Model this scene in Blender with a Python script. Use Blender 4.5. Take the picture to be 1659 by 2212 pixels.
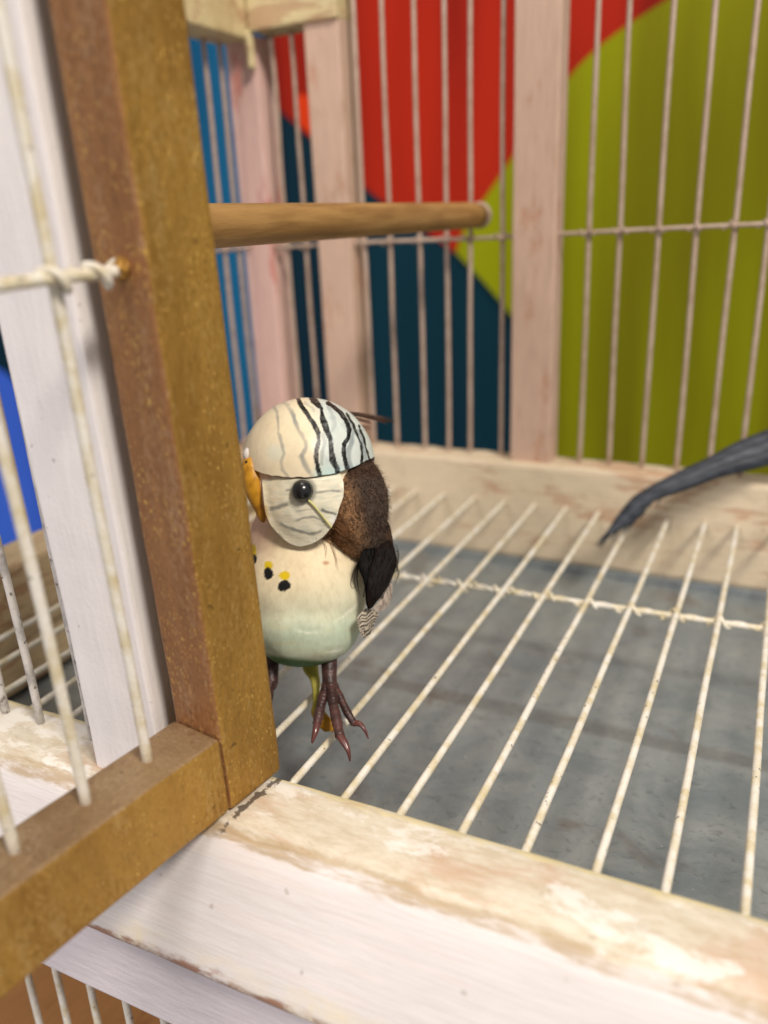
import bpy, bmesh, math, random
from mathutils import Vector, Matrix, noise as mnoise
random.seed(7)
S = bpy.context.scene
for o in list(bpy.data.objects): bpy.data.objects.remove(o)
COL = S.collection

# ---------------------------------------------------------------- camera
# metres; X along the cage front, Y into the cage, Z up, z=0 is the wire floor
EYE = Vector((0, 0, .14))
F, CX, CY = 1776., 829.5, 1106.                 # focal length and centre, in units of a 1659 x 2212 picture
_vy = Vector((1740 - CX, 420 - CY, F)).normalized()
_vd = Vector((221., 4894., F)); _vd = (_vd - _vd.dot(_vy) * _vy).normalized()
AX_Y, AX_Z = _vy, -_vd
AX_X = AX_Y.cross(AX_Z)
RIGHT = Vector((AX_X[0], AX_Y[0], AX_Z[0]))
UP = -Vector((AX_X[1], AX_Y[1], AX_Z[1]))
FWD = Vector((AX_X[2], AX_Y[2], AX_Z[2]))
cd = bpy.data.cameras.new('camera'); cam = bpy.data.objects.new('camera', cd); COL.objects.link(cam)
M = Matrix((RIGHT, UP, -FWD)).transposed().to_4x4(); M.translation = EYE
cam.matrix_world = M
cd.sensor_fit = 'VERTICAL'; cd.sensor_height = 36.; cd.lens = 36. * F / 2212.
cd.clip_start = .005; cd.clip_end = 50
cd.dof.use_dof = True; cd.dof.focus_distance = .221; cd.dof.aperture_fstop = cd.lens / 4.0
S.camera = cam

# ---------------------------------------------------------------- light
w = bpy.data.worlds.new('World'); S.world = w; w.use_nodes = True
w.node_tree.nodes['Background'].inputs[0].default_value = (.98, .94, .94, 1)
w.node_tree.nodes['Background'].inputs[1].default_value = .29
def area(name, loc, target, size, power, col):
    l = bpy.data.lights.new(name, 'AREA'); l.shape = 'DISK'; l.size = size; l.energy = power; l.color = col
    o = bpy.data.objects.new(name, l); COL.objects.link(o); o.location = loc
    o.rotation_euler = (Vector(target) - Vector(loc)).to_track_quat('-Z', 'Y').to_euler()
area('ceiling_lamp_key', (.64, -.22, 1.06), (-.1, .18, .03), .28, 15.5, (1, .92, .81))
area('front_fill', (-.32, -1.25, .80), (-.12, .15, .05), .6, 11.5, (1, .95, .94))  # fill lamp added in front to brighten the bird and the post
area('wall_fill', (-.2, .40, 1.7), (-.4, .75, .1), .6, 5., (1, .93, .80))  # fill lamp added overhead to light the painted wall
S.view_settings.view_transform = 'Standard'; S.view_settings.look = 'None'
S.view_settings.exposure = .14; S.view_settings.gamma = 1
S.render.engine = 'CYCLES'
S.cycles.max_bounces = 6

# ---------------------------------------------------------------- helpers
def ray(px, py):
    d = Vector(((px - CX) / F, (py - CY) / F, 1.)); return Vector((d.dot(AX_X), d.dot(AX_Y), d.dot(AX_Z)))
def at(px, py, dep): return EYE + ray(px, py) * dep
def onz(px, py, z): r = ray(px, py); return EYE + r * ((z - EYE.z) / r.z)
def ony(px, py, y): r = ray(px, py); return EYE + r * (y / r.y)
def proj(p):
    q = Vector(p) - EYE; d = q.dot(FWD)
    return q.dot(RIGHT) / d * F + CX, -q.dot(UP) / d * F + CY, d
LINC = {}
def lin(c):
    if c not in LINC: LINC[c] = lin_(c)
    return LINC[c]
def lin_(c):
    f = lambda v: v / 12.92 if v <= .04045 else ((v + .055) / 1.055) ** 2.4
    return tuple(f(v / 255.) for v in c) + (1.,)

def mesh(name, vs, fs, smooth=True):
    m = bpy.data.meshes.new(name); m.from_pydata([tuple(v) for v in vs], [], fs); m.validate(); m.update()
    if smooth: m.polygons.foreach_set('use_smooth', [True] * len(m.polygons))
    return m
def obj(name, m, mat=None, parent=None, loc=None):
    o = bpy.data.objects.new(name, m); COL.objects.link(o)
    if mat:
        for x in (mat if isinstance(mat, (list, tuple)) else [mat]):
            if x.name not in [y.name for y in m.materials if y]: m.materials.append(x)
    if parent:
        o.parent = parent
        if parent.type == 'EMPTY': o.matrix_parent_inverse = Matrix.Translation(-parent.location)
    if loc is not None: o.location = loc
    return o
def thing(name, label, cat, loc, group=None):
    o = bpy.data.objects.new(name, None); COL.objects.link(o); o.location = loc; o.empty_display_size = .01
    o['label'] = label; o['category'] = cat
    if group: o['group'] = group
    return o
def tube(pts, rad, n=8, cap=True):
    pts = [Vector(p) for p in pts]; k = len(pts)
    if not isinstance(rad, (list, tuple)): rad = [rad] * k
    T = [(pts[min(i + 1, k - 1)] - pts[max(i - 1, 0)]).normalized() for i in range(k)]
    a = Vector((0, 0, 1)) if abs(T[0].z) < .9 else Vector((1, 0, 0))
    N = (a - a.dot(T[0]) * T[0]).normalized(); vs = []; fs = []
    for i in range(k):
        N = (N - N.dot(T[i]) * T[i]).normalized(); B = T[i].cross(N)
        for j in range(n):
            t = 2 * math.pi * j / n; vs.append(pts[i] + (N * math.cos(t) + B * math.sin(t)) * rad[i])
    for i in range(k - 1):
        for j in range(n):
            a0 = i * n + j; a1 = i * n + (j + 1) % n; fs.append((a0, a1, a1 + n, a0 + n))
    if cap: fs.append(tuple(range(n))[::-1]); fs.append(tuple(range((k - 1) * n, k * n)))
    return vs, fs
def joinm(parts):
    V = []; Fa = []
    for vs, fs in parts:
        b = len(V); V += list(vs); Fa += [tuple(i + b for i in f) for f in fs]
    return V, Fa
def catmull(P, n=8):
    P = [Vector(p) for p in P]; out = []
    for i in range(len(P) - 1):
        p0 = P[max(i - 1, 0)]; p1 = P[i]; p2 = P[i + 1]; p3 = P[min(i + 2, len(P) - 1)]
        for k in range(n):
            t = k / n
            out.append(.5 * ((2 * p1) + (p2 - p0) * t + (2 * p0 - 5 * p1 + 4 * p2 - p3) * t * t + (3 * p1 - p0 - 3 * p2 + p3) * t ** 3))
    out.append(P[-1]); return out
def interp(L, n=8):
    out = []
    for i in range(len(L) - 1):
        for k in range(n): out.append(L[i] + (L[i + 1] - L[i]) * k / n)
    return out + [L[-1]]
def board(c, size, rz=0., bev=.0012, cuts=10, jit=.00018, axis=2):
    """a hand-cut wooden bar: bevelled box, cut along its length and slightly uneven"""
    bm = bmesh.new(); bmesh.ops.create_cube(bm, size=1)
    bmesh.ops.scale(bm, vec=size, verts=bm.verts)
    bmesh.ops.bevel(bm, geom=list(bm.edges), offset=bev, segments=2, profile=.6, affect='EDGES')
    ln = size[axis]; nrm = Vector((0, 0, 0)); nrm[axis] = 1
    for i in range(1, cuts):
        co = Vector((0, 0, 0)); co[axis] = -ln / 2 + ln * i / cuts
        bmesh.ops.bisect_plane(bm, geom=list(bm.verts) + list(bm.edges) + list(bm.faces), plane_co=co, plane_no=nrm)
    for v in bm.verts:
        q = (v.co + Vector(c)) * 55
        v.co += Vector((mnoise.noise(q), mnoise.noise(q + Vector((9, 3, 1))), mnoise.noise(q + Vector((4, 8, 2))))) * jit
    bmesh.ops.rotate(bm, verts=bm.verts, matrix=Matrix.Rotation(rz, 3, 'Z'))
    bmesh.ops.translate(bm, verts=bm.verts, vec=c)
    m = bpy.data.meshes.new('board'); bm.to_mesh(m); bm.free()
    m.polygons.foreach_set('use_smooth', [False] * len(m.polygons))
    return m
def bar(x0, x1, y0, y1, z0, z1, **k):
    sz = (x1 - x0, y1 - y0, z1 - z0); ax = max(range(3), key=lambda i: sz[i])
    return board(((x0 + x1) / 2, (y0 + y1) / 2, (z0 + z1) / 2), sz, axis=ax, **k)

# ---------------------------------------------------------------- materials
class NT:
    def __init__(s, name):
        s.m = bpy.data.materials.new(name); s.m.use_nodes = True; s.t = s.m.node_tree
        s.b = s.t.nodes['Principled BSDF']; s.pos = s.t.nodes.new('ShaderNodeNewGeometry').outputs['Position']
    def n(s, k, **kw):
        x = s.t.nodes.new(k)
        for a, v in kw.items(): setattr(x, a, v)
        return x
    def L(s, a, b): s.t.links.new(a, b)
    def noise(s, scale=(1, 1, 1), k=1., det=4, rough=.55, dist=0., off=(0, 0, 0), vec=None):
        mp = s.n('ShaderNodeMapping'); mp.inputs['Scale'].default_value = scale; mp.inputs['Location'].default_value = off
        s.L(vec or s.pos, mp.inputs[0])
        x = s.n('ShaderNodeTexNoise'); x.inputs['Scale'].default_value = k; x.inputs['Detail'].default_value = det
        x.inputs['Roughness'].default_value = rough; x.inputs['Distortion'].default_value = dist
        s.L(mp.outputs[0], x.inputs[0]); return x.outputs[0]
    def vor(s, k, rnd=1.):
        x = s.n('ShaderNodeTexVoronoi'); x.inputs['Scale'].default_value = k; s.L(s.pos, x.inputs[0]); return x
    def ramp(s, v, a, b, lo=0., hi=1.):
        x = s.n('ShaderNodeMapRange'); x.interpolation_type = 'SMOOTHSTEP'
        x.inputs[1].default_value = a; x.inputs[2].default_value = b; x.inputs[3].default_value = lo; x.inputs[4].default_value = hi
        s.L(v, x.inputs[0]); return x.outputs[0]
    def math(s, op, a, b=None, c=None):
        x = s.n('ShaderNodeMath', operation=op)
        for i, v in enumerate((a, b, c)):
            if v is None: continue
            if isinstance(v, (int, float)): x.inputs[i].default_value = v
            else: s.L(v, x.inputs[i])
        return x.outputs[0]
    def mix(s, f, a, b, mode='MIX'):
        x = s.n('ShaderNodeMix', data_type='RGBA', blend_type=mode)
        for i, v in ((0, f), (6, a), (7, b)):
            if isinstance(v, (int, float)): x.inputs[i].default_value = v
            elif isinstance(v, tuple): x.inputs[i].default_value = v
            else: s.L(v, x.inputs[i])
        return x.outputs[2]
    def xyz(s):
        x = s.n('ShaderNodeSeparateXYZ'); s.L(s.pos, x.inputs[0]); return x.outputs
    def bump(s, h, dist=.0003, st=.6):
        x = s.n('ShaderNodeBump'); x.inputs['Strength'].default_value = st; x.inputs['Distance'].default_value = dist
        s.L(h, x.inputs['Height']); s.L(x.outputs[0], s.b.inputs['Normal'])
    def out(s, col, rough=.6, metal=0., spec=.4):
        if isinstance(col, tuple): s.b.inputs['Base Color'].default_value = col
        else: s.L(col, s.b.inputs['Base Color'])
        for k, v in (('Roughness', rough), ('Metallic', metal), ('Specular IOR Level', spec)):
            if isinstance(v, (int, float)): s.b.inputs[k].default_value = v
            else: s.L(v, s.b.inputs[k])
        return s.m

def whitewash(name, paint, under, dirt, wear=.5, grain=2, dirtiness=.35, rough=.6, sk=.86):
    n = NT(name); st = [1, 1, 1]; st[grain] = .13; st = tuple(st)
    streak = n.noise(st, 620, 5, .65)
    patch = n.noise(tuple(v ** .5 for v in st), 70, 6, .62, .4)
    fine = n.noise((1, 1, 1), 900, 3, .6)
    c = n.mix(n.ramp(streak, .3, .75), paint, tuple(v * sk for v in paint[:3]) + (1,))
    wm = n.ramp(n.math('ADD', patch, n.math('MULTIPLY', n.math('SUBTRACT', streak, .5), .35)), wear, wear + .07)
    c = n.mix(n.math('MULTIPLY', wm, .8), c, under)
    dm = n.ramp(n.noise((1, 1, 1), 38, 6, .7, .6, (3, 1, 5)), .52, .75)
    c = n.mix(n.math('MULTIPLY', dm, dirtiness), c, dirt)
    sp = n.ramp(n.noise((1, 1, 1), 330, 2, .5, 0, (7, 7, 2)), .73, .78)
    c = n.mix(n.math('MULTIPLY', sp, .5), c, tuple(v * .45 for v in dirt[:3]) + (1,))
    h = n.math('ADD', n.math('MULTIPLY', streak, .8), n.math('ADD', n.math('MULTIPLY', fine, .35), n.math('MULTIPLY', wm, -.5)))
    n.bump(h, .0005, .5)
    return n.out(c, rough)
WHITE = lin((236, 231, 232)); CREAM = lin((226, 212, 180)); TAN = lin((196, 160, 122)); PINK = lin((222, 176, 158)); DIRT = lin((134, 112, 84))
m_post_front = whitewash('white_paint_post', lin((239, 233, 232)), lin((226, 218, 214)), lin((214, 204, 204)), .70, 2, .25, sk=.95)
m_lower = whitewash('white_paint_lower', lin((226, 216, 220)), lin((206, 186, 178)), lin((190, 178, 174)), .66, 0, .3)
m_back = whitewash('dimmed_back_whitewash', lin((206, 174, 154)), lin((192, 148, 124)), lin((164, 132, 106)), .57, 2, .35)  # pinkish whitewash, tone lowered to stand in for shade at the back
m_backrail = whitewash('worn_cream_rail', lin((220, 202, 174)), lin((192, 154, 124)), lin((150, 124, 94)), .55, 0, .45)
m_pink = whitewash('pink_washed_wood', lin((228, 190, 180)), lin((205, 130, 118)), lin((190, 160, 148)), .56, 2, .2)
m_beam = whitewash('cream_beam', lin((214, 196, 150)), lin((182, 146, 112)), lin((150, 120, 80)), .52, 0, .5)
m_left = whitewash('tan_left_rail', lin((206, 182, 144)), lin((170, 130, 98)), lin((140, 112, 78)), .5, 1, .5)

def sill_material():
    n = NT('worn_white_sill'); X, Y, Z = n.xyz()
    s = n.math('ADD', Y, Z)                                   # runs from the inner edge, over the lip, down the sloping face
    wob = n.math('MULTIPLY', n.math('SUBTRACT', n.noise((.3, 1, 1), 210, 6, .68), .5), .009)
    sw = n.math('ADD', s, wob)
    streak = n.noise((.045, 1, 1), 1500, 5, .7)
    streak2 = n.noise((.06, 1, 1), 300, 4, .6, 0, (2, 0, 4))
    patch = n.noise((.5, 1, 1), 60, 7, .66, .4)
    fine = n.noise((1, 1, 1), 1300, 3)
    front = n.mix(n.ramp(streak, .35, .72), lin((221, 215, 213)), lin((209, 201, 198)))
    front = n.mix(n.math('MULTIPLY', n.ramp(streak2, .5, .75), .35), front, lin((232, 216, 208)))
    top = n.mix(n.ramp(n.noise((.35, 1, 1), 260, 6, .72), .35, .7), lin((216, 207, 190)), lin((194, 180, 156)))
    top = n.mix(n.math('MULTIPLY', n.ramp(n.math('ADD', patch, n.math('MULTIPLY', n.math('SUBTRACT', streak, .5), .25)), .49, .63), .6), top, lin((192, 154, 126)))
    top = n.mix(n.math('MULTIPLY', n.ramp(n.noise((.6, 1, 1), 90, 6, .66, .3, (5, 2, 9)), .53, .63), .7), top, lin((234, 230, 225)))
    top = n.mix(n.math('MULTIPLY', n.ramp(n.noise((.5, 1, 1), 150, 6, .7, .3, (1, 7, 3)), .60, .70), .5), top, lin((170, 146, 110)))
    inn = n.math('MULTIPLY', n.ramp(sw, .1465, .1480), .7)
    top = n.mix(inn, top, lin((232, 216, 164)))
    ist = n.ramp(sw, .1265, .1280)
    c = n.mix(ist, front, top)
    g = n.math('MULTIPLY', n.ramp(sw, .1225, .1245), n.ramp(sw, .1300, .1280))
    g = n.math('MULTIPLY', g, n.ramp(n.noise((.22, 1, 1), 230, 7, .72, .3, (1, 1, 1)), .36, .60))
    c = n.mix(n.math('MULTIPLY', g, .8), c, n.mix(streak, lin((134, 108, 76)), lin((200, 176, 136))))
    low = n.math('MULTIPLY', n.ramp(sw, .0915, .0870), n.ramp(patch, .36, .62))
    c = n.mix(n.math('MULTIPLY', low, .6), c, lin((232, 214, 164)))
    edge = n.math('MULTIPLY', n.ramp(sw, .0850, .0825), n.ramp(n.noise((.4, 1, 1), 130, 6, .65, 0, (8, 1, 0)), .42, .52))
    c = n.mix(n.math('MULTIPLY', edge, .85), c, lin((146, 92, 58)))
    d = n.vor(80).outputs['Distance']; dk = n.math('ADD', d, n.math('MULTIPLY', n.noise((1, 1, 1), 600), .22))
    c = n.mix(n.math('MULTIPLY', n.ramp(dk, .175, .145), .4), c, lin((150, 134, 118)))
    # dark crumbs along the foot of the door
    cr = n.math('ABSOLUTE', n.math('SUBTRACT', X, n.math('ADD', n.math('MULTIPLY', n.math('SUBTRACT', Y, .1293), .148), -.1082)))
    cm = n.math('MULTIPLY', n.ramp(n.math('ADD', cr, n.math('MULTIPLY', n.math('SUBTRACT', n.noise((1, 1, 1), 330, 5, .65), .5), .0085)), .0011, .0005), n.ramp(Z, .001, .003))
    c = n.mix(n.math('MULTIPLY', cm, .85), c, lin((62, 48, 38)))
    h = n.math('ADD', n.math('MULTIPLY', streak, .7), n.math('ADD', n.math('MULTIPLY', fine, .35), n.math('ADD', n.math('MULTIPLY', g, -1.), n.math('MULTIPLY', edge, -1.))))
    n.bump(h, .0004, .3)
    return n.out(c, .5)
m_sill = sill_material()

def gold(name, base, dark, pale, glint=.60):
    n = NT(name)
    grit = n.noise((1, 1, .55), 1100, 3, .62); grit2 = n.noise((1, 1, .4), 480, 3, .6, 0, (1, 5, 2)); spk = n.noise((1, 1, .55), 1500, 2, .55, 0, (3, 3, 3))
    pat = n.noise((1, 1, .3), 45, 5, .6, .3)
    c = n.mix(n.ramp(pat, .35, .68), base, dark)
    pm = n.ramp(n.math('ADD', n.noise((1, 1, .25), 110, 6, .72, .2, (4, 0, 1)), n.math('MULTIPLY', n.math('SUBTRACT', grit, .5), .9)), .52, .74)
    c = n.mix(n.math('MULTIPLY', pm, .45), c, pale)
    gl = n.math('MULTIPLY', n.ramp(spk, glint, glint + .08), n.ramp(n.noise((1, 1, .5), 120, 4, .6, 0, (2, 2, 7)), .40, .62))
    c = n.mix(n.math('MULTIPLY', gl, .85), c, lin((236, 190, 100)))  # metallic glints painted in as bright specks
    c = n.mix(n.math('MULTIPLY', n.ramp(grit, .47, .33), .35), c, tuple(v * .5 for v in dark[:3]) + (1,))
    dk = n.ramp(n.noise((1, 1, 1), 480, 2, .5, 0, (9, 4, 4)), .70, .75)
    c = n.mix(n.math('MULTIPLY', dk, .6), c, lin((66, 46, 22)))
    n.bump(n.math('ADD', grit2, n.math('MULTIPLY', gl, .5)), .0008, .5)
    return n.out(c, n.math('SUBTRACT', .50, n.math('MULTIPLY', gl, .22)), .5, .5)
m_gold = gold('gold_paint', lin((180, 138, 62)), lin((150, 110, 46)), lin((196, 166, 108)))
m_gold_in = gold('copper_gold_paint', lin((182, 132, 86)), lin((162, 112, 72)), lin((204, 172, 138)), .58)
m_gold_top = gold('dusty_gold_paint', lin((170, 142, 106)), lin((148, 118, 84)), lin((192, 170, 142)), .68)
m_gold_edge = gold('gold_edge_highlight', lin((214, 166, 78)), lin((186, 136, 56)), lin((232, 206, 150)), .52)
m_perch = (lambda n: (n.bump(n.noise((1, .1, 1), 500, 4), .0004, .5), n.out(n.mix(n.ramp(n.noise((1, .12, 1), 260, 5, .6), .3, .7), lin((176, 136, 82)), lin((142, 104, 58))), .5, .15))[1])(NT('gold_stained_perch'))

def wire_mat(name, a, b, chip=.7):
    n = NT(name); p = n.noise((1, 1, 1), 150, 5, .65)
    c = n.mix(n.ramp(p, .38, .68), a, b)
    ch = n.ramp(n.noise((1, 1, 1), 420, 3, .6, 0, (6, 2, 1)), chip, chip + .04)
    c = n.mix(n.math('MULTIPLY', ch, .8), c, lin((96, 88, 76)))
    n.bump(n.math('ADD', n.noise((1, 1, 1), 900, 3), n.math('MULTIPLY', ch, -1.)), .0004, .5)
    return n.out(c, .5)
m_wire = wire_mat('white_painted_wire', lin((226, 221, 211)), lin((204, 190, 154)), .66)
m_wire_back = wire_mat('dimmed_back_wire', lin((184, 162, 146)), lin((166, 142, 124)))  # wire colour darkened so the dimness of the back is in the paint
m_wire_grey = wire_mat('chipped_grey_wire', lin((206, 200, 194)), lin((156, 152, 148)), .62)

def zinc():
    n = NT('zinc_sheet')
    a = n.noise((1, .8, 1), 42, 6, .68, .5); b = n.noise((.7, 1, 1), 420, 4, .65, .8); c2 = n.noise((.3, 1, 1), 120, 4, .6)
    c = n.mix(n.ramp(a, .3, .72), lin((128, 137, 142)), lin((156, 160, 159)))
    c = n.mix(n.math('MULTIPLY', n.ramp(b, .54, .70), .35), c, lin((74, 82, 86)))
    c = n.mix(n.math('MULTIPLY', n.ramp(c2, .52, .75), .45), c, lin((158, 160, 156)))
    X, Y, Z = n.xyz()
    ln = n.math('ADD', Y, n.math('MULTIPLY', n.math('SUBTRACT', n.noise((.2, 1, 1), 60, 3), .5), .006))
    l2 = n.math('MULTIPLY', n.ramp(ln, .245, .248), n.ramp(ln, .256, .252))
    c = n.mix(n.math('MULTIPLY', l2, .36), c, lin((84, 78, 72)))
    rs = n.ramp(n.noise((1, 1, 1), 34, 5, .6, .3, (2, 2, 2)), .56, .70)
    c = n.mix(n.math('MULTIPLY', rs, .45), c, lin((104, 84, 68)))
    sp = n.ramp(n.noise((1, 1, 1), 520, 2, .5, 0, (1, 8, 8)), .765, .79)
    c = n.mix(n.math('MULTIPLY', sp, .7), c, lin((214, 212, 204)))
    n.bump(n.math('ADD', b, n.math('MULTIPLY', a, 2)), .0006, .25)
    return n.out(c, n.ramp(a, .3, .7, .36, .55), .35, .5)
m_zinc = zinc()

def plain(name, col, rough=.5, metal=0., bumpk=None, var=.15, spec=.4):
    n = NT(name); v = n.noise((1, 1, 1), 300, 4)
    c = n.mix(n.ramp(v, .3, .7), col, tuple(x * (1 - var) for x in col[:3]) + (1,))
    if bumpk: n.bump(n.noise((1, 1, 1), bumpk, 3), .0002, .4)
    return n.out(c, rough, metal, spec)

def painted(name, rough=.45, bumpscale=500, stretch=(1, 1, 1), var=.10, spec=.4):
    n = NT(name); a = n.n('ShaderNodeVertexColor', layer_name='paint').outputs[0]
    v = n.noise(stretch, bumpscale, 5, .65); v2 = n.noise(stretch, bumpscale * .25, 4, .6, 0, (3, 1, 2))
    c = n.mix(n.math('MULTIPLY', n.ramp(v, .35, .75), var), a, (.35, .28, .2, 1), 'MULTIPLY')
    c = n.mix(n.math('MULTIPLY', n.ramp(v2, .45, .75), var * .8), c, (.55, .5, .38, 1), 'MULTIPLY')
    n.bump(n.math('ADD', v, v2), .0003, .4)
    return n.out(c, rough, 0., spec)
def paint(m, fn):
    a = m.color_attributes.new('paint', 'FLOAT_COLOR', 'POINT')
    out = []
    for v in m.vertices: out += fn(v.co)
    a.data.foreach_set('color', out)

# ================================================================ setting: painted wall behind the cage
WALL_Y = .74
def wallmat(name, c1, c2):
    n = NT(name); v = n.noise((1, 1, .12), 13, 3, .5); f = n.noise((1, 1, 1), 60, 4)
    c = n.mix(n.ramp(v, .3, .72), c1, c2)
    n.bump(n.noise((1, 1, 1), 240, 4), .0006, .3)
    return n.out(c, .75, 0., .15)
def patch(name, px, mat, off, parent):
    vs = [ony(x, y, WALL_Y - off) for x, y in px]
    k = len(vs); back = [v + Vector((0, off * .8, 0)) for v in vs]
    fs = [tuple(range(k)), tuple(range(2 * k - 1, k - 1, -1))] + [(i, i + k, (i + 1) % k + k, (i + 1) % k) for i in range(k)]
    return obj(name, mesh(name, vs + back, fs, False), mat, parent)
wall = obj('wall', bar(-1.6, .7, WALL_Y, WALL_Y + .05, -.6, .9, jit=0), wallmat('teal_wall_paint', lin((2, 48, 62)), lin((4, 34, 50))))
wall['kind'] = 'structure'; wall['label'] = 'wall painted in large teal, red, yellow green and blue shapes'
def arc(P): return [(p.x, p.y) for p in catmull([(x, y, 0) for x, y in P], 6)]
red_edge = arc([(590, 225), (700, 325), (800, 415), (905, 490), (985, 547)])
ylw_edge = arc([(985, 547), (1005, 490), (1060, 410), (1120, 320), (1225, 172), (1310, 88), (1440, 0), (1600, -90)])
patch('painted_shape', red_edge + ylw_edge + [(1600, -300), (560, -300)], wallmat('red_wall_paint', lin((178, 38, 14)), lin((112, 14, 8))), .002, wall)
patch('painted_shape', arc([(640, 262), (690, 312), (740, 358)]) + [(740, 205), (640, 205)], wallmat('orange_wall_paint', lin((224, 66, 14)), lin((206, 52, 12))), .0032, wall)
teal_edge = arc([(1175, 1100), (1172, 880), (1150, 755), (1110, 690), (1050, 615), (985, 547)])
patch('painted_shape', [(1900, 1150)] + teal_edge[:-1] + ylw_edge + [(1900, -90)], wallmat('yellow_green_wall_paint', lin((146, 152, 4)), lin((108, 104, 2))), .004, wall)
patch('painted_shape', [(230, -300), (555, -300), (575, 380), (600, 560), (545, 980), (300, 980), (180, 500)], wallmat('blue_wall_paint', lin((22, 100, 142)), lin((14, 76, 114))), .002, wall)
patch('painted_shape', arc([(-250, 730), (-100, 760), (0, 800), (60, 868), (120, 960), (165, 1100), (180, 1300)]) + [(-250, 1300)], wallmat('cornflower_wall_paint', lin((66, 112, 226)), lin((58, 98, 210))), .003, wall)
patch('painted_shape', [(-250, -100), (-10, 200), (20, 420), (16, 565), (-250, 590)], wallmat('maroon_wall_paint', lin((120, 22, 16)), lin((92, 16, 14))), .003, wall)

# ================================================================ the cage
cage = thing('bird_cage', 'white painted wooden bird cage with wire bars and an open gold door', 'cage', (-.1, .13, -.13))
# front sill: stepped top, rounded lip, tall face
prof = [(.1454, -.004), (.1454, .0031), (.1448, .0038), (.1420, .0041), (.1330, .0040), (.1268, .0040), (.1262, .0036), (.1256, .0027),
        (.1240, .0022), (.1228, .0012), (.1212, -.0014), (.1190, -.0060), (.1160, -.0128), (.1126, -.0206), (.1104, -.0262), (.1100, -.0278), (.1106, -.0292), (.1200, -.0294), (.1440, -.0294)]
NX = 150; vs = []; fs = []; k = len(prof)
for i in range(NX + 1):
    x = -.31 + .45 * i / NX
    for j, (y, z) in enumerate(prof):
        q = Vector((x * 60, y * 300, z * 300)); a = .00022
        vs.append((x, y + mnoise.noise(q) * a, z + mnoise.noise(q + Vector((5, 5, 5))) * a))
for i in range(NX):
    for j in range(k):
        a0 = i * k + j; a1 = i * k + (j + 1) % k; fs.append((a0, a1, a1 + k, a0 + k))
fs += [tuple(range(k))[::-1], tuple(range(NX * k, NX * k + k))]
sill = obj('sill', mesh('sill', vs, fs), m_sill, cage)
sill['label'] = 'worn white wooden sill along the front of the cage'
m = sill.data; m.polygons[-1].use_smooth = m.polygons[-2].use_smooth = False
obj('lower_board', bar(-.31, .14, .1128, .134, -.0562, -.0318, bev=.0008, cuts=40, jit=.0002), m_lower, cage)
obj('sill_backing', bar(-.309, .139, .1180, .1440, -.0322, -.0292, bev=.0004, cuts=12), plain('brown_gap_wood', lin((120, 74, 42)), .8), cage)
# posts
obj('front_post', bar(-.1546, -.1309, .1302, .1490, .0030, .33, bev=.0010, cuts=26, jit=.0003), m_post_front, cage)
obj('back_rail', bar(-.2560, .14, .3800, .3990, -.0300, .0205, bev=.002, cuts=40, jit=.0005), m_backrail, cage)
obj('side_rail', bar(-.2790, -.2562, .1440, .3990, -.0300, .0200, bev=.002, cuts=24, jit=.0005), m_left, cage)
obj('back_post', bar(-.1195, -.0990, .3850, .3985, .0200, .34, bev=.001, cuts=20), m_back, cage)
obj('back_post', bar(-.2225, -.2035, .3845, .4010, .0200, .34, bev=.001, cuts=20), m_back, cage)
obj('corner_post', bar(-.2705, -.2525, .3880, .4060, .0190, .2250, bev=.0015, cuts=16), m_pink, cage)
obj('top_beam', bar(-.2525, -.2032, .3820, .4020, .2255, .2500, bev=.0015, cuts=10), m_beam, cage)
obj('side_beam', bar(-.2740, -.2530, .1440, .3880, .2225, .2480, bev=.0015, cuts=14), m_beam, cage)
# paint drip under the beam corner
vs, fs = tube(catmull([(-.2536, .3838, .2262), (-.2533, .3842, .2215), (-.2531, .3846, .2150), (-.2531, .3846, .2105), (-.2531, .3846, .2092)], 4), interp([.0028, .0026, .0020, .0022, .0006], 4), 8)
obj('paint_drip', mesh('paint_drip', vs, fs), m_beam, cage)

# wires
def straight_wire(p0, p1, r, seed, n=18, wob=.00025, sides=10):
    p0 = Vector(p0); p1 = Vector(p1); pts = []; rr = []
    for i in range(n + 1):
        t = i / n; q = p0.lerp(p1, t); e = math.sin(math.pi * t) ** .5 if 0 < t < 1 else 0
        d = Vector((mnoise.noise(Vector((t * 4, seed, 0))), mnoise.noise(Vector((t * 4, seed, 9))), mnoise.noise(Vector((t * 4, seed, 4)))))
        ax = (p1 - p0).normalized(); d -= d.dot(ax) * ax
        pts.append(q + d * wob * 2 * e); rr.append(r * (1 + .06 * mnoise.noise(Vector((t * 30, seed, 1)))))
    return tube(pts, rr, sides)
floor_mesh = []
for s in range(3):
    v, f = straight_wire((0, .1425, 0), (0, .3825, .0), .00108, s * 3.7, 30, .00016)
    floor_mesh.append(mesh('floor_wire', v, f))
FX = [-.1050 + .0158 * i for i in range(-9, 12)]
for i, x in enumerate(FX):
    o = obj('floor_wire', floor_mesh[i % 3], m_wire, cage, (x + random.uniform(-.0006, .0006), 0, random.uniform(-.0003, .0003)))
    o.rotation_euler.z = random.uniform(-.004, .004)
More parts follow.
